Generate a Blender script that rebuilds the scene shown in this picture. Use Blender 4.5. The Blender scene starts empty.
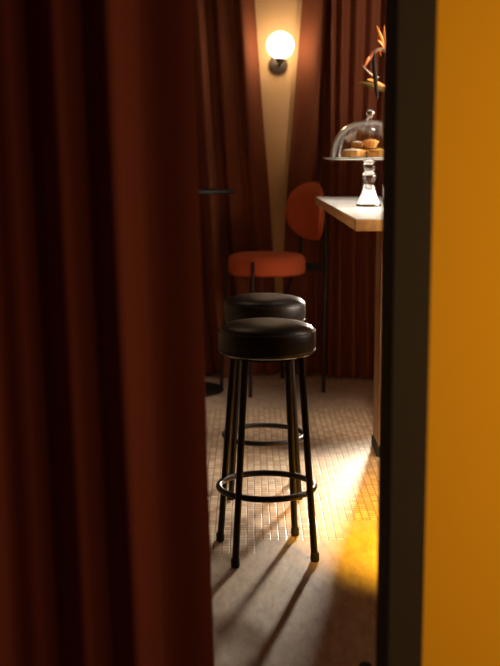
import bpy, bmesh, math, random
from mathutils import Vector, Matrix
random.seed(7)
PI = math.pi
R = math.radians
scene = bpy.context.scene
COL = scene.collection
CEIL = 2.6

# ------------------------------------------------------------------ materials
def new_mat(name):
    m = bpy.data.materials.new(name); m.use_nodes = True
    nt = m.node_tree
    return m, nt, nt.nodes['Principled BSDF']

def mat(name, col, rough=.5, metal=0., noise=0., nscale=30., bump=0., **kw):
    m, nt, b = new_mat(name)
    b.inputs['Base Color'].default_value = (*col, 1)
    b.inputs['Roughness'].default_value = rough
    b.inputs['Metallic'].default_value = metal
    for k, v in kw.items():
        b.inputs[k].default_value = v
    if noise or bump:
        tc = nt.nodes.new('ShaderNodeTexCoord')
        n = nt.nodes.new('ShaderNodeTexNoise')
        n.inputs['Scale'].default_value = nscale; n.inputs['Detail'].default_value = 5
        nt.links.new(tc.outputs['Object'], n.inputs['Vector'])
        if noise:
            mx = nt.nodes.new('ShaderNodeMix'); mx.data_type = 'RGBA'
            mx.inputs['A'].default_value = (*[c * (1 - noise) for c in col], 1)
            mx.inputs['B'].default_value = (*[min(1, c * (1 + noise)) for c in col], 1)
            nt.links.new(n.outputs['Fac'], mx.inputs['Factor'])
            nt.links.new(mx.outputs['Result'], b.inputs['Base Color'])
        if bump:
            bp = nt.nodes.new('ShaderNodeBump'); bp.inputs['Strength'].default_value = bump
            bp.inputs['Distance'].default_value = .004
            nt.links.new(n.outputs['Fac'], bp.inputs['Height'])
            nt.links.new(bp.outputs['Normal'], b.inputs['Normal'])
    return m

def cloth(name, col, weave=500.):
    """heavy woven curtain cloth: fine vertical and horizontal threads"""
    m, nt, b = new_mat(name)
    b.inputs['Roughness'].default_value = .85
    b.inputs['Sheen Weight'].default_value = .25
    b.inputs['Sheen Roughness'].default_value = .5
    b.inputs['Sheen Tint'].default_value = (*[min(1, c * 3) for c in col], 1)
    b.inputs['Specular IOR Level'].default_value = .2
    tc = nt.nodes.new('ShaderNodeTexCoord')
    mp = nt.nodes.new('ShaderNodeMapping'); mp.inputs['Scale'].default_value = (weave, weave, weave * .12)
    n = nt.nodes.new('ShaderNodeTexNoise'); n.inputs['Scale'].default_value = 1; n.inputs['Detail'].default_value = 3
    nt.links.new(tc.outputs['Object'], mp.inputs['Vector']); nt.links.new(mp.outputs['Vector'], n.inputs['Vector'])
    mx = nt.nodes.new('ShaderNodeMix'); mx.data_type = 'RGBA'
    mx.inputs['A'].default_value = (*[c * .8 for c in col], 1)
    mx.inputs['B'].default_value = (*[c * 1.2 for c in col], 1)
    nt.links.new(n.outputs['Fac'], mx.inputs['Factor']); nt.links.new(mx.outputs['Result'], b.inputs['Base Color'])
    bp = nt.nodes.new('ShaderNodeBump'); bp.inputs['Strength'].default_value = .15; bp.inputs['Distance'].default_value = .001
    nt.links.new(n.outputs['Fac'], bp.inputs['Height']); nt.links.new(bp.outputs['Normal'], b.inputs['Normal'])
    return m

def wood_mat(name, c1, c2, scale=18., stretch=(1, .06, 1), rough=.45):
    m, nt, b = new_mat(name)
    b.inputs['Roughness'].default_value = rough
    tc = nt.nodes.new('ShaderNodeTexCoord')
    mp = nt.nodes.new('ShaderNodeMapping'); mp.inputs['Scale'].default_value = stretch
    n = nt.nodes.new('ShaderNodeTexNoise'); n.inputs['Scale'].default_value = scale; n.inputs['Detail'].default_value = 6
    n.inputs['Distortion'].default_value = .6
    cr = nt.nodes.new('ShaderNodeValToRGB')
    cr.color_ramp.elements[0].position = .35; cr.color_ramp.elements[0].color = (*c1, 1)
    cr.color_ramp.elements[1].position = .65; cr.color_ramp.elements[1].color = (*c2, 1)
    nt.links.new(tc.outputs['Object'], mp.inputs['Vector']); nt.links.new(mp.outputs['Vector'], n.inputs['Vector'])
    nt.links.new(n.outputs['Fac'], cr.inputs['Fac']); nt.links.new(cr.outputs['Color'], b.inputs['Base Color'])
    return m

def glass_mat(name, tint=(1, 1, 1), rough=.0, ior=1.48):
    m, nt, b = new_mat(name)
    b.inputs['Base Color'].default_value = (*tint, 1)
    b.inputs['Roughness'].default_value = rough
    b.inputs['Transmission Weight'].default_value = 1
    b.inputs['IOR'].default_value = ior
    return m

def floor_mat():
    """smooth trowelled screed with an inlaid field of 28 mm square mosaic, stepped at its near edge"""
    m, nt, b = new_mat('floor_screed_and_mosaic')
    N, L = nt.nodes.new, nt.links.new
    tc = N('ShaderNodeTexCoord'); sp = N('ShaderNodeSeparateXYZ'); L(tc.outputs['Object'], sp.inputs[0])
    def math_(op, a, b_=None, c=None):
        n = N('ShaderNodeMath'); n.operation = op
        for i, v in enumerate((a, b_, c)):
            if v is None: continue
            if isinstance(v, (int, float)): n.inputs[i].default_value = v
            else: L(v, n.inputs[i])
        return n.outputs[0]
    X, Y = sp.outputs['X'], sp.outputs['Y']
    T = .0285
    ux, uy = math_('DIVIDE', math_('SUBTRACT', X, .017), T), math_('DIVIDE', math_('SUBTRACT', Y, 3.724), T)
    fx, fy = math_('FRACT', ux), math_('FRACT', uy)
    # distance from the joint, 0 at a joint
    dx = math_('MINIMUM', fx, math_('SUBTRACT', 1., fx)); dy = math_('MINIMUM', fy, math_('SUBTRACT', 1., fy))
    d = math_('MINIMUM', dx, dy)
    tile = N('ShaderNodeMapRange'); tile.interpolation_type = 'SMOOTHSTEP'
    tile.inputs['From Min'].default_value = .03; tile.inputs['From Max'].default_value = .11
    L(d, tile.inputs['Value'])
    # stepped edge of the field
    e1 = math_('MULTIPLY', math_('GREATER_THAN', X, .017), 5 * T)
    e2 = math_('MULTIPLY', math_('GREATER_THAN', X, .017 + 11 * T), 8 * T)
    edge = math_('ADD', math_('ADD', e1, e2), 3.724)
    inside = math_('MULTIPLY', math_('GREATER_THAN', Y, edge), math_('LESS_THAN', Y, 3.724 + 81 * T))
    # per-tile tone
    cell = N('ShaderNodeCombineXYZ'); L(math_('FLOOR', ux), cell.inputs[0]); L(math_('FLOOR', uy), cell.inputs[1])
    wn = N('ShaderNodeTexWhiteNoise'); wn.noise_dimensions = '3D'; L(cell.outputs[0], wn.inputs['Vector'])
    cr = N('ShaderNodeValToRGB')
    cr.color_ramp.elements[0].color = (.36, .25, .16, 1); cr.color_ramp.elements[1].color = (.62, .48, .345, 1)
    L(wn.outputs['Value'], cr.inputs['Fac'])
    tcol = N('ShaderNodeMix'); tcol.data_type = 'RGBA'; tcol.inputs['A'].default_value = (.15, .095, .055, 1)
    L(tile.outputs['Result'], tcol.inputs['Factor']); L(cr.outputs['Color'], tcol.inputs['B'])
    # screed
    mp = N('ShaderNodeMapping'); mp.inputs['Scale'].default_value = (14, 4.5, 1); mp.inputs['Rotation'].default_value = (0, 0, R(-28))
    n1 = N('ShaderNodeTexNoise'); n1.inputs['Scale'].default_value = 2.2; n1.inputs['Detail'].default_value = 9; n1.inputs['Distortion'].default_value = .35
    n1.inputs['Roughness'].default_value = .68
    L(tc.outputs['Object'], mp.inputs['Vector']); L(mp.outputs['Vector'], n1.inputs['Vector'])
    sc = N('ShaderNodeValToRGB')
    sc.color_ramp.elements[0].position = .3; sc.color_ramp.elements[0].color = (.27, .20, .145, 1)
    sc.color_ramp.elements[1].position = .7; sc.color_ramp.elements[1].color = (.50, .40, .305, 1)
    L(n1.outputs['Fac'], sc.inputs['Fac'])
    mix = N('ShaderNodeMix'); mix.data_type = 'RGBA'
    L(inside, mix.inputs['Factor']); L(sc.outputs['Color'], mix.inputs['A']); L(tcol.outputs['Result'], mix.inputs['B'])
    L(mix.outputs['Result'], b.inputs['Base Color'])
    # relief
    h1 = math_('MULTIPLY', tile.outputs['Result'], inside)
    h2 = math_('MULTIPLY', n1.outputs['Fac'], math_('SUBTRACT', 1.2, inside))
    bp = N('ShaderNodeBump'); bp.inputs['Strength'].default_value = .35; bp.inputs['Distance'].default_value = .0025
    L(math_('ADD', math_('MULTIPLY', h1, .7), h2), bp.inputs['Height']); L(bp.outputs['Normal'], b.inputs['Normal'])
    b.inputs['Roughness'].default_value = .42
    return m

M = dict(
    floor=floor_mat(),
    plaster=mat('beige_plaster', (.68, .43, .215), .9, noise=.05, nscale=12, bump=.08),
    side=mat('brown_plaster', (.16, .09, .05), .9, noise=.06, nscale=10),
    ceil=mat('ceiling_paint', (.10, .07, .05), .9),
    amber=mat('amber_paint', (.68, .28, .006), .85, noise=.03, nscale=5, bump=.05, **{'Specular IOR Level': .1}),
    frame=mat('dark_brown_paint', (.034, .021, .0098), .85, noise=.1, nscale=25, **{'Specular IOR Level': .12}),
    curtain=cloth('rust_brown_curtain_cloth', (.135, .021, .006)),
    curtain_back=cloth('red_brown_velvet', (.19, .058, .027)),
    leather=mat('black_leather', (.012, .010, .008), .40, noise=.2, nscale=60, bump=.12, **{'Specular IOR Level': .4}),
    seam=mat('black_thread', (.01, .009, .008), .6),
    metal=mat('black_powder_coat', (.010, .008, .0065), .36, **{'Specular IOR Level': .35}),
    table=mat('matt_black_steel', (.010, .008, .007), .6, **{'Specular IOR Level': .15}),
    rubber=mat('black_rubber', (.01, .01, .01), .7),
    red=mat('rust_orange_wool', (.55, .105, .034), .9, noise=.12, nscale=220, bump=.2),
    white=mat('white_laminate', (.80, .79, .76), .22, noise=.02),
    ply=wood_mat('oak_edge', (.50, .245, .085), (.70, .39, .15), 22.),
    panel=wood_mat('oak_panel', (.32, .19, .10), (.42, .26, .14), 14., (1, 1, .08)),
    glass=glass_mat('clear_glass'),
    stemglass=glass_mat('pressed_glass', ior=1.32),
    plate=mat('glass_plate', (.9, .88, .82), .05, **{'Transmission Weight': .85, 'IOR': 1.48}),
    crust=mat('baked_crust', (.60, .28, .06), .6, noise=.35, nscale=45, bump=.6),
    custard=mat('golden_custard', (.78, .46, .08), .4, noise=.25, nscale=40, bump=.3),
    cream=mat('pale_icing', (.82, .70, .52), .5, noise=.1, nscale=50, bump=.3),
    globe=None,
    bronze=mat('dark_bronze', (.06, .045, .035), .4, .6),
    pale=mat('dried_sepal', (.36, .25, .15), .6, noise=.2, nscale=30),
    stem=mat('dark_green_stem', (.05, .07, .02), .5, noise=.3, nscale=20),
    leaf=mat('olive_leaf', (.085, .050, .007), .85, noise=.35, nscale=18, **{'Specular IOR Level': .1}),
    withered=mat('dark_withered_leaf', (.012, .007, .004), .8, noise=.3, nscale=25, **{'Specular IOR Level': .1}),
    sepal=mat('orange_sepal', (.70, .19, .012), .55, noise=.2, nscale=30),
    bract=mat('red_green_bract', (.26, .035, .012), .5, noise=.4, nscale=25),
    water=glass_mat('water'),
)
gm, nt, b = new_mat('lit_opal_glass')
b.inputs['Base Color'].default_value = (.9, .85, .75, 1)
b.inputs['Emission Color'].default_value = (1, .75, .46, 1); b.inputs['Emission Strength'].default_value = 13
M['globe'] = gm

# ------------------------------------------------------------------ helpers
def link(name, bm, m, parent=None, smooth=True, loc=None):
    bmesh.ops.recalc_face_normals(bm, faces=bm.faces)
    me = bpy.data.meshes.new(name); bm.to_mesh(me); bm.free()
    if smooth:
        for p in me.polygons: p.use_smooth = True
        try: me.set_sharp_from_angle(angle=R(40))
        except Exception: pass
    me.materials.append(m)
    o = bpy.data.objects.new(name, me); COL.objects.link(o)
    if parent: o.parent = parent
    if loc: o.location = loc
    return o

def tag(o, label, cat, group=None):
    o['label'] = label; o['category'] = cat
    if group: o['group'] = group
    return o

def thing(name, label, cat, loc, rz=0, group=None):
    o = bpy.data.objects.new(name, None); COL.objects.link(o)
    o.location = loc; o.rotation_euler = (0, 0, rz); o.empty_display_size = .05
    return tag(o, label, cat, group)

def struct(name, bm, m, smooth=False):
    o = link(name, bm, m, smooth=smooth); o['kind'] = 'structure'; return o

def add_box(bm, x0, x1, y0, y1, z0, z1, bev=0):
    r = bmesh.ops.create_cube(bm, size=1)
    vs = r['verts']
    bmesh.ops.scale(bm, vec=(x1 - x0, y1 - y0, z1 - z0), verts=vs)
    bmesh.ops.translate(bm, vec=((x0 + x1) / 2, (y0 + y1) / 2, (z0 + z1) / 2), verts=vs)
    if bev:
        es = list({e for v in vs for e in v.link_edges})
        bmesh.ops.bevel(bm, geom=es, offset=bev, segments=3, profile=.5, affect='EDGES')
    return bm

def box(*a, bev=0): return add_box(bmesh.new(), *a, bev=bev)

def lathe(prof, seg=48, bm=None, center=(0, 0, 0), fl=None, closed=False):
    """prof: (r,z) list. r==0 ends are closed with a pole. fl(angle)->radius factor"""
    bm = bm or bmesh.new(); cx, cy, cz = center
    rings = []
    for r, z in prof:
        if r < 1e-6: rings.append([bm.verts.new((cx, cy, cz + z))])
        else:
            rings.append([bm.verts.new((cx + r * (fl(2 * PI * i / seg, z) if fl else 1) * math.cos(2 * PI * i / seg),
                                        cy + r * (fl(2 * PI * i / seg, z) if fl else 1) * math.sin(2 * PI * i / seg), cz + z)) for i in range(seg)])
    if closed: rings.append(rings[0])
    for a, c in zip(rings, rings[1:]):
        for i in range(seg):
            j = (i + 1) % seg
            if len(a) == 1 and len(c) == 1: continue
            if len(a) == 1: bm.faces.new((a[0], c[i], c[j]))
            elif len(c) == 1: bm.faces.new((a[i], a[j], c[0]))
            else: bm.faces.new((a[i], a[j], c[j], c[i]))
    if not closed:
        for rg in (rings[0], rings[-1]):
            if len(rg) > 1: bm.faces.new(rg)
    return bm

def smooth_path(pts, n=8):
    """Catmull-Rom through pts"""
    P = [Vector(p) for p in pts]; P = [2 * P[0] - P[1]] + P + [2 * P[-1] - P[-2]]
    out = []
    for i in range(1, len(P) - 2):
        for k in range(n):
            t = k / n; a, b_, c, d = P[i - 1:i + 3]
            out.append(.5 * ((2 * b_) + (c - a) * t + (2 * a - 5 * b_ + 4 * c - d) * t * t + (-a + 3 * b_ - 3 * c + d) * t ** 3))
    out.append(P[-2]); return out

def tube(pts, rad, seg=14, bm=None, closed=False, flat=None):
    """tube along pts; rad number or list; flat=(w,h) scaling factors per section axis"""
    bm = bm or bmesh.new(); P = [Vector(p) for p in pts]; n = len(P)
    rads = rad if isinstance(rad, (list, tuple)) else [rad] * n
    rings = []; up = None
    for i in range(n):
        if closed: t = (P[(i + 1) % n] - P[i - 1]).normalized()
        else: t = (P[min(i + 1, n - 1)] - P[max(i - 1, 0)]).normalized()
        if up is None:
            up = Vector((0, 0, 1)) if abs(t.z) < .9 else Vector((1, 0, 0))
        s = t.cross(up).normalized(); up = s.cross(t).normalized()
        fw, fh = flat or (1, 1)
        rings.append([bm.verts.new(P[i] + rads[i] * (fw * math.cos(2 * PI * k / seg) * s + fh * math.sin(2 * PI * k / seg) * up)) for k in range(seg)])
    rng = range(n) if closed else range(n - 1)
    for i in rng:
        a, c = rings[i], rings[(i + 1) % n]
        for k in range(seg):
            j = (k + 1) % seg; bm.faces.new((a[k], a[j], c[j], c[k]))
    if not closed: bm.faces.new(rings[0]); bm.faces.new(rings[-1])
    return bm

def children(o): return [c for c in bpy.data.objects if c.parent == o]
def copy_tree(o, parent=None):
    c = o.copy(); COL.objects.link(c)
    if parent: c.parent = parent
    for ch in children(o):
        if ch is not c: copy_tree(ch, c)
    return c

# ------------------------------------------------------------------ setting
struct('floor', box(-2.6, 2.9, -1.6, 7.3, -.1, 0), M['floor'])
struct('ceiling', box(-2.6, 2.9, -1.6, 7.3, CEIL, CEIL + .1), M['ceil'])
struct('wall_back', box(-2.6, 2.9, 7.12, 7.3, 0, CEIL), M['plaster'])
struct('wall_left', box(-2.6, -2.5, -1.6, 7.12, 0, CEIL), M['side'])
struct('wall_right', box(2.8, 2.9, -1.6, 7.12, 0, CEIL), M['side'])
# the wall with the doorway the camera looks through
FX = .2235           # inner edge of the doorway's right jamb
bm = box(FX + .066, 2.8, 1.845, 1.965, 0, CEIL)
add_box(bm, -2.5, -1.3, 1.845, 1.965, 0, CEIL)
add_box(bm, -1.3, FX + .066, 1.845, 1.965, 2.28, CEIL)
struct('wall_front', bm, M['amber'])
bm = bmesh.new()
vs = [(FX - .001, 1.83), (FX + .0665, 1.83), (FX + .0665, 1.98), (FX - .001, 1.98)]
lo = [bm.verts.new((x + (.007 if x < FX + .01 else 0), y, 0)) for x, y in vs]; hi = [bm.verts.new((x, y, 2.2)) for x, y in vs]
bm.faces.new(lo); bm.faces.new(hi)
for i in range(4): bm.faces.new((lo[i], lo[(i + 1) % 4], hi[(i + 1) % 4], hi[i]))
bmesh.ops.bevel(bm, geom=[e for e in bm.edges if abs((e.verts[0].co - e.verts[1].co).z) > 1], offset=.004, segments=2, affect='EDGES')
add_box(bm, -1.36, -1.30, 1.83, 1.98, 0, 2.28)
add_box(bm, -1.30, FX + .0665, 1.83, 1.98, 2.2, 2.28)
struct('door_1', bm, M['frame'])

# ------------------------------------------------------------------ curtains
def curtain(name, label, left, right, prof, nu, m, group=None, z0=.006, z1=CEIL - .002, th=.005, nz=44):
    """left(z)/right(z): x of the two edges; prof(u, z): y"""
    bm = bmesh.new(); g = []
    for k in range(nz + 1):
        z = z0 + (z1 - z0) * k / nz
        a, c = left(z), right(z)
        g.append([Vector((a + (c - a) * i / nu, prof(i / nu, z), z)) for i in range(nu + 1)])
    front, back = [], []
    for k in range(nz + 1):
        fr, bk = [], []
        for i in range(nu + 1):
            du = g[k][min(i + 1, nu)] - g[k][max(i - 1, 0)]
            n = Vector((du.y, -du.x, 0)).normalized()
            fr.append(bm.verts.new(g[k][i] + n * th / 2)); bk.append(bm.verts.new(g[k][i] - n * th / 2))
        front.append(fr); back.append(bk)
    for k in range(nz):
        for i in range(nu):
            bm.faces.new((front[k][i], front[k][i + 1], front[k + 1][i + 1], front[k + 1][i]))
            bm.faces.new((back[k][i], back[k + 1][i], back[k + 1][i + 1], back[k][i + 1]))
        for i in (0, nu):
            bm.faces.new((front[k][i], front[k + 1][i], back[k + 1][i], back[k][i]))
    for k in (0, nz):
        for i in range(nu):
            bm.faces.new((front[k][i], front[k][i + 1], back[k][i + 1], back[k][i]))
    return tag(link(name, bm, m), label, 'curtain', group)

def interp(tab, v):
    """monotone-ish cosine interpolation through (v, value) control points"""
    if v <= tab[0][0]: return tab[0][1]
    for (a, p), (c, q) in zip(tab, tab[1:]):
        if v <= c:
            t = (v - a) / (c - a); return p + (q - p) * (1 - math.cos(PI * t)) / 2
    return tab[-1][1]
def lin(tab, v):
    if v <= tab[0][0]: return tab[0][1]
    for (a, p), (c, q) in zip(tab, tab[1:]):
        if v <= c: return p + (q - p) * (v - a) / (c - a)
    return tab[-1][1]

# foreground curtain: ridges and valleys across its width (x at mid height, depth)
FG = [(-1.15, .02), (-1.05, .10), (-.98, .0), (-.90, .09), (-.82, .01), (-.74, .09), (-.66, .0), (-.60, .12), (-.52, .16), (-.455, .135), (-.42, .13),
      (-.345, .06), (-.292, .05), (-.236, -.008), (-.188, .026), (-.088, -.008)]
def fg_prof(u, z):
    s = 1 + .10 * (1 - z / CEIL)
    x = -1.15 + (1.15 - .088) * u
    w = .006 * math.sin(z * 1.7 + x * 5)
    return 2.15 + interp(FG, x + w * max(0, min(1, (-.10 - x) / .15))) * s
curtain('doorway_curtain', 'rust-brown full-length curtain hanging across the left of the doorway, nearest the viewer',
        lambda z: -1.15, lambda z: lin([(0, -.066), (.32, -.070), (.99, -.088), (1.6, -.103), (2.6, -.12)], z), fg_prof, 220, M['curtain'])

def folds(seed, n, y0, amp, sharp=1.):
    rnd = random.Random(seed)
    ws = [rnd.uniform(.7, 1.35) for _ in range(n)]; tot = sum(ws); ac = 0; tab = []
    for w in ws:
        tab.append((ac / tot, -rnd.uniform(.75, 1.05))); tab.append(((ac + w * rnd.uniform(.42, .6)) / tot, rnd.uniform(.7, 1.05))); ac += w
    tab.append((1, -.5))
    ph = rnd.uniform(0, 6)
    def f(u, z):
        v = u + .006 * math.sin(z * 2.1 + ph + u * 9) * min(1, u * 8) * min(1, (1 - u) * 8)
        return y0 + amp * (.75 + .25 * (1 - z / CEIL)) * interp(tab, v)
    return f

def edged(tab, width, left_edge, y0, seed):
    """tab: (distance from the free edge, depth) pairs; width(z) of the drape"""
    rnd = random.Random(seed); ph = rnd.uniform(0, 6)
    def f(u, z):
        d = (u if left_edge else 1 - u) * width(z)
        d += .010 * math.sin(1.9 * z + ph + d * 6) * min(1, d * 8)
        return y0 + interp(tab, d) * (.85 + .15 * (1 - z / CEIL))
    return f
L_edge = lambda z: lin([(0, .20), (.47, .158), (.78, .139), (1.08, .120), (1.67, .071), (2.24, .029), (2.6, .0)], z)
tabL = [(0, .085), (.085, -.03), (.125, .035), (.165, .0), (.23, -.02), (.26, .05), (.285, .035), (.35, -.105), (.42, .03)]
rr_ = random.Random(5); d_ = .42
while d_ < 1.7:
    d_ += rr_.uniform(.05, .075); tabL.append((d_, rr_.uniform(-.055, -.03))); d_ += rr_.uniform(.045, .07); tabL.append((d_, rr_.uniform(.02, .05)))
curtain('velvet_curtain', 'red-brown velvet drape left of the globe wall light, behind the round bar table',
        lambda z: -1.35, L_edge, edged(tabL, lambda z: L_edge(z) + 1.35, False, 7.0, 3), 300, M['curtain_back'], 'drapes along the back wall')
R_edge = lambda z: lin([(0, .215), (.47, .203), (.78, .209), (1.08, .222), (1.67, .267), (2.24, .310), (2.6, .34)], z)
tabR = [(0, .085), (.13, -.045), (.19, .055), (.26, -.02), (.32, .05)]
curtain('velvet_curtain', 'red-brown velvet drape directly right of the globe wall light, behind the orange bar chair',
        R_edge, lambda z: .50, edged(tabR, lambda z: .50 - R_edge(z), True, 7.0, 12), 90, M['curtain_back'], 'drapes along the back wall')
curtain('velvet_curtain', 'brown velvet drape in tight even folds behind the cake stand and counter',
        lambda z: .475, lambda z: 2.6, folds(21, 28, 6.90, .040), 380, M['curtain_back'], 'drapes along the back wall')

# ------------------------------------------------------------------ wall sconce
t = thing('wall_sconce', 'lit white globe wall light on a round dark bronze plate between the drapes', 'wall light', (.170, 7.12, 1.885))
def rot_to_y(bm):   # +z profile axis -> -y
    bmesh.ops.rotate(bm, cent=(0, 0, 0), matrix=Matrix.Rotation(R(90), 3, 'X'), verts=bm.verts); return bm
link('backplate', rot_to_y(lathe([(0, 0), (.056, 0), (.056, .018), (.052, .024), (.018, .027), (0, .027)])), M['bronze'], t)
link('arm', tube(smooth_path([(0, -.024, 0), (.002, -.07, .0), (.006, -.135, -.012), (.009, -.16, .004)], 6), .008), M['bronze'], t)
link('holder', lathe([(0, 0), (.020, 0), (.026, .014), (.026, .026), (0, .026)], center=(.009, -.16, .0)), M['bronze'], t)
link('globe', lathe([(0, -.079)] + [(.079 * math.sin(PI * k / 24), -.079 * math.cos(PI * k / 24)) for k in range(1, 24)] + [(0, .079)], center=(.009, -.16, .100)), M['globe'], t)

# ------------------------------------------------------------------ bar stools
def bar_stool(label, loc, rz):
    t = thing('bar_stool', label, 'bar stool', loc, rz, 'black leather bar stools')
    rs = .160
    prof = [(0, .680), (.125, .680), (rs - .012, .682), (rs - .003, .688), (rs, .702), (rs + .002, .722), (rs + .001, .748), (rs - .003, .762),
            (rs - .012, .773), (rs - .035, .782), (rs - .07, .788), (.05, .792), (0, .793)]
    seat = link('seat', lathe(prof, 72), M['leather'], t)
    for z, r in ((.7585, rs - .0012), (.696, rs - .0008)):
        link('piping', tube([(r * math.cos(a), r * math.sin(a), z) for a in [2 * PI * i / 72 for i in range(72)]], .0022, 8, closed=True), M['seam'], seat)
    link('seat_frame', lathe([(.112, .672), (.128, .672), (.128, .681), (.112, .681)], 64, closed=True), M['metal'], t)
    rr = .160; zr = .228
    link('footrest_ring', tube([(rr * math.cos(a), rr * math.sin(a), zr) for a in [2 * PI * i / 72 for i in range(72)]], .0105, 14, closed=True), M['metal'], t)
    for k in range(4):
        a = R(45 + 90 * k); c, s = math.cos(a), math.sin(a)
        top, bot = .132, .190
        p = lambda z: ((bot + (top - bot) * z / .67) * c, (bot + (top - bot) * z / .67) * s, z)
        leg = link('leg', tube([p(.014), p(.679)], .0115, 16), M['metal'], t)
        bx = bot
        link('rubber_foot', lathe([(0, 0), (.0125, 0), (.0145, .004), (.0145, .026), (.0120, .032), (0, .032)], 20, center=(bx * c, bx * s, 0)), M['rubber'], leg)
    return t
s1 = bar_stool('nearest round black leather bar stool, in front of the other black stool', (.0555, 3.757, 0), R(12))
s2 = copy_tree(s1); s2.location = (.057, 4.495, 0); s2.rotation_euler.z = R(1)
s2['label'] = 'farther black leather bar stool, half hidden behind the nearest one on the mosaic floor'

# ------------------------------------------------------------------ orange bar chair
t = thing('bar_chair', 'rust-orange upholstered bar chair with round backrest and thin black legs near the back drapes', 'bar chair', (.095, 6.58, 0), R(207))
rs = .222
link('seat', lathe([(0, .668), (.17, .668), (rs - .02, .670), (rs - .005, .679), (rs, .695), (rs + .001, .745), (rs - .004, .765), (rs - .016, .779), (rs - .04, .787), (.1, .792), (0, .793)], 64), M['red'], t)
bm = bmesh.new(); RB, ZC, HZ, A0 = .305, 1.022, .168, .70
def bpos(a, b_, off):
    ang = PI + a * A0
    return Vector(((RB + off) * math.cos(ang), (RB + off) * math.sin(ang), ZC + HZ * b_ - .0 * a))
nr, na = 12, 56; sheets = []
for sgn in (-1, 1):
    rings = []
    for i in range(nr + 1):
        r = i / nr
        if i == 0: rings.append([bm.verts.new(bpos(0, 0, sgn * .024))]); continue
        ring = []
        for k in range(na):
            th = 2 * PI * k / na; c, s = math.cos(th), math.sin(th)
            e = 2.25; q = (abs(c) ** e + abs(s) ** e) ** (-1 / e)
            off = sgn * (.024 * (1 - r ** 5) + .004)
            ring.append(bm.verts.new(bpos(r * q * c, r * q * s, off)))
        rings.append(ring)
    for i in range(nr):
        for k in range(na):
            j = (k + 1) % na
            if i == 0: bm.faces.new((rings[0][0], rings[1][k], rings[1][j]))
            else: bm.faces.new((rings[i][k], rings[i][j], rings[i + 1][j], rings[i + 1][k]))
    sheets.append(rings)
for k in range(na):
    j = (k + 1) % na; bm.faces.new((sheets[0][-1][k], sheets[0][-1][j], sheets[1][-1][j], sheets[1][-1][k]))
link('backrest', bm, M['red'], t)
for sg in (1, -1):
    a = R(43) * sg; c, s = math.cos(a), math.sin(a)
    lg = link('leg', tube([(.272 * c, .272 * s, .012), (.235 * c, .235 * s, .757)], .0105), M['metal'], t)
    link('glide', lathe([(0, 0), (.0115, 0), (.013, .012), (0, .014)], 16, center=(.272 * c, .272 * s, 0)), M['rubber'], lg)
    a = R(134) * sg; c, s = math.cos(a), math.sin(a); a2 = R(152) * sg
    pt = lambda deg, z, r=.34: (r * math.cos(R(deg) * sg), r * math.sin(R(deg) * sg), z)
    lg = link('leg', tube(smooth_path([pt(134, .012, .345), pt(134, .30, .344), pt(138, .52), pt(152, .72), pt(155, .86, .337), pt(155, 1.06, .337)], 8), .0105), M['metal'], t)
    link('glide', lathe([(0, 0), (.0115, 0), (.013, .012), (0, .014)], 16, center=(.345 * c, .345 * s, 0)), M['rubber'], lg)
    bm = bmesh.new(); add_box(bm, .19, .34, -.012, .012, .690, .735, .003)
    bmesh.ops.rotate(bm, cent=(0, 0, 0), matrix=Matrix.Rotation(R(151) * sg, 3, 'Z'), verts=bm.verts)
    link('bracket', bm, M['table'], t)

# ------------------------------------------------------------------ round bar table (mostly behind the doorway curtain)
t = thing('bar_table', 'dark round pedestal bar table partly hidden behind the left doorway curtain', 'table', (-.380, 6.52, 0))
link('tabletop', lathe([(0, 1.130), (.285, 1.130), (.298, 1.136), (.30, 1.142), (.298, 1.150), (0, 1.152)], 72), M['table'], t)
link('column', lathe([(0, .018), (.03, .018), (.03, 1.12), (.07, 1.124), (.07, 1.131), (0, 1.131)], 32), M['table'], t)
link('base', lathe([(0, 0), (.228, 0), (.232, .006), (.228, .014), (.06, .024), (0, .024)], 72), M['table'], t)

# ------------------------------------------------------------------ high counter
CZ = 1.12
t = thing('bar_counter', 'high counter with glossy white top and pale wood edge, right of the black stools', 'counter', (.352, 3.83, 0))
link('top_core', box(0, .74, 0, 2.44, CZ - .041, CZ - .003, bev=.002), M['ply'], t, smooth=False)
link('white_top', box(0, .74, 0, 2.44, CZ - .003, CZ, bev=.001), M['white'], t, smooth=False)
link('support_panel', box(.221, .66, 1.18, 1.40, .05, CZ - .041, bev=.002), M['panel'], t, smooth=False)
link('support_panel', box(.60, .72, .08, .20, .05, CZ - .041, bev=.002), M['panel'], t, smooth=False)
link('plinth', box(.215, .665, 1.174, 1.406, 0, .05, bev=.002), M['rubber'], t, smooth=False)
link('plinth', box(.594, .726, .074, .206, 0, .05, bev=.002), M['rubber'], t, smooth=False)

# ------------------------------------------------------------------ cake stand, dome, pastries
SX, SY = .503, 4.90
PZ = .201   # plate level above the counter
t = thing('cake_stand', 'clear glass cake stand on a turned stem, standing on the white counter', 'cake stand', (SX, SY, CZ))
link('plate', lathe([(0, PZ - .007), (.172, PZ - .006), (.188, PZ - .002), (.194, PZ + .003), (.192, PZ + .0055), (.183, PZ + .002), (.177, PZ), (0, PZ)], 72), M['plate'], t)
stem = [(0, 0), (.050, 0), (.0525, .003), (.052, .010), (.049, .022), (.044, .036), (.037, .050), (.030, .066), (.0245, .084), (.022, .100), (.026, .112), (.0305, .122),
        (.0305, .130), (.026, .139), (.021, .145), (.0195, .149), (.024, .156), (.0275, .165), (.027, .173), (.022, .182), (.024, .188), (.034, .1935), (0, .1935)]
link('pedestal', lathe(stem, 48), M['stemglass'], t)

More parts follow.
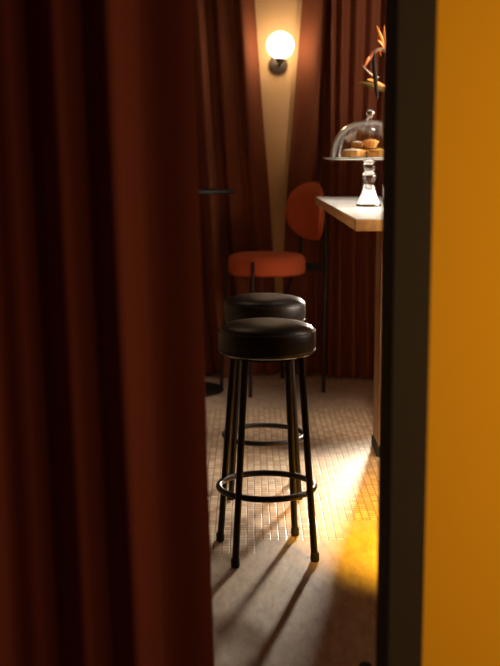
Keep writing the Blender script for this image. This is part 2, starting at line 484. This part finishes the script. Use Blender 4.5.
t = thing('cake_dome', 'clear glass dome with ball knob covering the pastries on the cake stand', 'cake dome', (SX + .002, SY, CZ + PZ + .0015))
ro, hh, th_ = .170, .160, .0035
outer = [(ro, .0)] + [(ro * math.cos(a) ** .86, hh * math.sin(a)) for a in [PI / 2 * k / 22 for k in range(1, 22)]] + [(0, hh)]
ri, hi_ = ro - th_, hh - th_
inner = [(0, hi_)] + [(ri * math.cos(a) ** .86, hi_ * math.sin(a)) for a in [PI / 2 * k / 22 for k in range(21, 0, -1)]] + [(ri, .0)]
bm = bmesh.new()
pr = outer + inner; seg = 72
rings = []
for r, z in pr:
    rings.append([bm.verts.new((0, 0, z))] if r < 1e-6 else [bm.verts.new((r * math.cos(2 * PI * i / seg), r * math.sin(2 * PI * i / seg), z)) for i in range(seg)])
def strip(a, c):
    for i in range(seg):
        j = (i + 1) % seg
        if len(a) == 1 and len(c) == 1: return
        if len(a) == 1: bm.faces.new((a[0], c[i], c[j]))
        elif len(c) == 1: bm.faces.new((a[i], a[j], c[0]))
        else: bm.faces.new((a[i], a[j], c[j], c[i]))
for a, c in zip(rings, rings[1:]): strip(a, c)
strip(rings[-1], rings[0])
link('dome', bm, M['glass'], t)
link('knob', lathe([(0, hh - .0005), (.020, hh - .0012), (.012, hh + .006), (.008, hh + .011), (.013, hh + .016), (.018, hh + .024), (.0175, hh + .032), (.012, hh + .039), (0, hh + .042)], 36), M['glass'], t)

def pastry(label, x, y, z, r, h, flare, rz, top):
    t = thing('pastry', label, 'pastry', (SX + x, SY + y, CZ + PZ + z + .0005), rz, 'pastries under the glass dome')
    q1, q2 = rz * 9, rz * 5
    fl = lambda a, zz: 1 + .04 * math.cos(12 * a) + .05 * math.sin(3 * a + q1) + .03 * math.sin(5 * a + q2 + zz * 60)
    link('crust', lathe([(0, 0), (r * (1 - flare), 0), (r * (1 - flare * .4), h * .55), (r, h * .92), (r * .985, h), (r * .88, h), (r * .84, h * .86), (0, h * .86)], 56, fl=fl), M['crust'], t)
    rnd = random.Random(int(1000 * (x + y + 5)))
    ph = rnd.uniform(0, 6)
    link('filling', lathe([(0, h * .84), (r * .83, h * .86), (r * .80, h * 1.08), (r * .62, h * 1.22), (r * .42, h * 1.16), (r * .2, h * 1.30), (0, h * 1.34)], 40,
                          fl=lambda a, zz: 1 + .03 * math.sin(3 * a + ph) - .12 * max(0, zz / h - .95) * (1 + math.sin(7 * a + ph))), top, t)
pastry('golden tart with pale icing at the left under the glass dome', -.074, -.04, 0, .050, .031, .10, .3, M['cream'])
pastry('golden custard tart right of centre at the front under the glass dome', .036, -.045, 0, .053, .031, .10, .9, M['custard'])
pastry('golden tart at the back of the plate, carrying two smaller tarts', -.018, .072, 0, .054, .031, .10, .1, M['custard'])
pastry('golden tart at the far right of the plate beside the door frame', .098, .050, 0, .038, .031, .10, .1, M['custard'])
pastry('small brown tart stacked on the back tart, widening upward', .008, .050, .0435, .034, .030, .34, .5, M['crust'])
pastry('small pale iced tart stacked behind and left of the brown one', -.046, .088, .0435, .027, .024, .15, .2, M['cream'])

# ------------------------------------------------------------------ vase and bird-of-paradise flowers
VX, VY = .652, 5.20
KF = 5.16 / 4.70
t = thing('vase', 'clear glass vase on the white counter, half hidden by the dark door frame', 'vase', (VX, VY, CZ))
vo = [(.052, 0), (.056, .004), (.057, .02), (.057, .10), (.059, .18), (.061, .22)]
vi = [(.0575, .22), (.0555, .18), (.0535, .10), (.0535, .02), (.05, .012), (0, .012)]
link('glass_body', lathe([(0, 0)] + vo + vi, 56), M['glass'], t)

def blade(pts, w, m, name, parent, thick=.18, belly=.45):
    """pointed leaf/petal: flattened tapering tube"""
    P = smooth_path(pts, 8); n = len(P)
    rad = [max(.0006, w * (math.sin(PI * min(1, (i / (n - 1)) ** .8)) ** .75 if belly else 1)) for i in range(n)]
    return link(name, tube(P, rad, 12, flat=(thick, 1)), m, parent)
Z = lambda *p: tuple(Vector(p) - Vector((VX, VY, CZ)))
t = thing('flower_stem', 'bird of paradise flower with orange spikes, upper bloom beside the dark door frame', 'flower', (VX, VY, CZ + .014), 0, 'flowers in the glass vase')
o = (0, 0, .014)
def Q(x, y, z): return (x * KF - VX, y * KF - VY, 1.31 + (z - 1.31) * KF - CZ - .014)
link('stalk', tube(smooth_path([(.025, 0, 0), (.025, 0, .25), (.0, -.01, .52), Q(.545, 4.72, 1.742)], 8), .006), M['stem'], t)
blade([Q(.552, 4.72, 1.728), Q(.525, 4.71, 1.752), Q(.490, 4.70, 1.735), Q(.468, 4.695, 1.700), Q(.452, 4.69, 1.672)], .0085, M['bract'], 'bract', t, .6)
blade([Q(.540, 4.72, 1.748), Q(.527, 4.71, 1.785), Q(.514, 4.705, 1.815), Q(.503, 4.70, 1.845)], .0085, M['sepal'], 'sepal', t, .45)
blade([Q(.545, 4.72, 1.748), Q(.536, 4.71, 1.800), Q(.535, 4.705, 1.848)], .008, M['sepal'], 'sepal', t, .45)
blade([Q(.542, 4.72, 1.750), Q(.526, 4.71, 1.772), Q(.508, 4.70, 1.788)], .007, M['sepal'], 'sepal', t, .45)
blade([Q(.482, 4.70, 1.728), Q(.468, 4.69, 1.708), Q(.456, 4.69, 1.683)], .006, M['sepal'], 'sepal', t, .45)
blade([Q(.515, 4.715, 1.752), Q(.519, 4.70, 1.735), Q(.521, 4.70, 1.722)], .006, M['sepal'], 'sepal', t, .45)

t = thing('flower_stem', 'bird of paradise flower with pale pointed sheath, lower bloom above the cake dome', 'flower', (VX, VY, CZ + .014), 0, 'flowers in the glass vase')
link('stalk', tube(smooth_path([(-.02, .015, 0), (-.02, .018, .22), (-.022, .02, .42), Q(.562, 4.735, 1.597)], 8), .006), M['stem'], t)
blade([Q(.566, 4.735, 1.592), Q(.53, 4.72, 1.598), Q(.48, 4.70, 1.612), Q(.430, 4.69, 1.622)], .0145, M['leaf'], 'bract', t, .6)
blade([Q(.555, 4.73, 1.604), Q(.52, 4.71, 1.616), Q(.487, 4.70, 1.630), Q(.466, 4.69, 1.632)], .0075, M['sepal'], 'sepal', t, .5)
blade([Q(.520, 4.715, 1.642), Q(.490, 4.70, 1.650), Q(.462, 4.69, 1.672), Q(.446, 4.685, 1.690)], .0042, M['pale'], 'sepal', t, .5)
blade([Q(.500, 4.69, 1.622), Q(.503, 4.688, 1.600), Q(.508, 4.686, 1.578)], .0042, M['pale'], 'sepal', t, .5)

t = thing('drooping_leaf', 'dark withered leaf hanging down in front of the flowers beside the door frame', 'leaf', (VX, VY, CZ + .014))
link('stalk', tube(smooth_path([(.005, -.03, 0), (.005, -.035, .30), (-.03, -.045, .60), Q(.535, 4.69, 1.746), Q(.505, 4.68, 1.748), Q(.494, 4.68, 1.735)], 8), .0035), M['stem'], t)
blade([Q(.494, 4.68, 1.742), Q(.493, 4.678, 1.70), Q(.498, 4.676, 1.64), Q(.506, 4.676, 1.575), Q(.508, 4.678, 1.55)], .0095, M['withered'], 'blade', t, .6)

# ------------------------------------------------------------------ door stop
tag(link('door_stop', lathe([(0, 0), (.017, 0), (.019, .006), (.017, .050), (.015, .066), (.010, .070), (0, .070)], 32, center=(.288, 2.72, 0)), M['rubber']),
    'small dark round door stop on the floor at the foot of the door frame', 'door stop')

# ------------------------------------------------------------------ light
def aim(o, tgt):
    o.rotation_euler = (Vector(tgt) - o.location).to_track_quat('-Z', 'Y').to_euler()
def area(name, loc, tgt, size, power, col, size_y=None, spread=180):
    l = bpy.data.lights.new(name, 'AREA'); l.energy = power; l.color = col; l.size = size
    if size_y: l.shape = 'RECTANGLE'; l.size_y = size_y
    l.spread = R(spread)
    o = bpy.data.objects.new(name, l); COL.objects.link(o); o.location = loc; aim(o, tgt); return o
def spot(name, loc, tgt, power, col, rad, cone, blend):
    l = bpy.data.lights.new(name, 'SPOT'); l.energy = power; l.color = col; l.shadow_soft_size = rad; l.spot_size = R(cone); l.spot_blend = blend
    o = bpy.data.objects.new(name, l); COL.objects.link(o); o.location = loc; aim(o, tgt); return o

spot('low_lamp', (.92, 6.72, 1.05), (.28, 3.3, .0), 520, (1, .84, .65), .10, 40, .9)
area('side_light', (2.2, 4.7, 1.9), (.5, 4.9, 1.3), 1.3, 50, (1, .86, .70), spread=60)
spot('drape_fill', (2.0, 4.3, 2.3), (.85, 6.9, 1.95), 170, (1, .74, .52), .15, 28, .8)  # added fill to brighten the upper drape folds, no fixture there
spot('counter_spot', (.0, 2.55, 2.5), (.58, 4.25, 1.13), 270, (1, .78, .54), .06, 22, .7)
spot('overhead_spot', (.62, 4.86, 2.55), (.82, 4.86, 1.12), 40, (1, .88, .74), .04, 62, .6)
area('ceiling_fill', (-.7, 4.9, 2.57), (-.6, 5.1, 0), .9, 4, (1, .66, .40))  # weak fill added to lift the chair and room, not a fixture
area('corridor_light', (1.35, .75, 1.2), (.2, 1.9, 1.1), .8, 20, (1, .78, .48))
spot('amber_fill', (.80, 2.6, 1.5), (.76, 3.95, 0), 1300, (1, .50, .015), .08, 40, 1)  # unseen light added for the yellow glow on the floor

w = bpy.data.worlds.new('room_air'); scene.world = w; w.use_nodes = True
w.node_tree.nodes['Background'].inputs[0].default_value = (1, .85, .68, 1)
w.node_tree.nodes['Background'].inputs[1].default_value = .025

# ------------------------------------------------------------------ camera
cam = bpy.data.cameras.new('camera'); co = bpy.data.objects.new('camera', cam); COL.objects.link(co)
co.location = (0, 0, 1.31); co.rotation_euler = (R(90 - 8.5), 0, 0)
cam.sensor_fit = 'VERTICAL'; cam.sensor_height = 36; cam.sensor_width = 36 * 500 / 666; cam.lens = 1150 / 666 * 36
cam.dof.use_dof = True; cam.dof.focus_distance = 3.85; cam.dof.aperture_fstop = 3.4; cam.clip_start = .02
scene.camera = co
vs = scene.view_settings
vs.view_transform = 'Standard'; vs.look = 'None'; vs.exposure = 0; vs.gamma = 1; vs.use_curve_mapping = False
scene.cycles.use_denoising = True
scene.cycles.max_bounces = 14; scene.cycles.transmission_bounces = 12; scene.cycles.transparent_max_bounces = 12
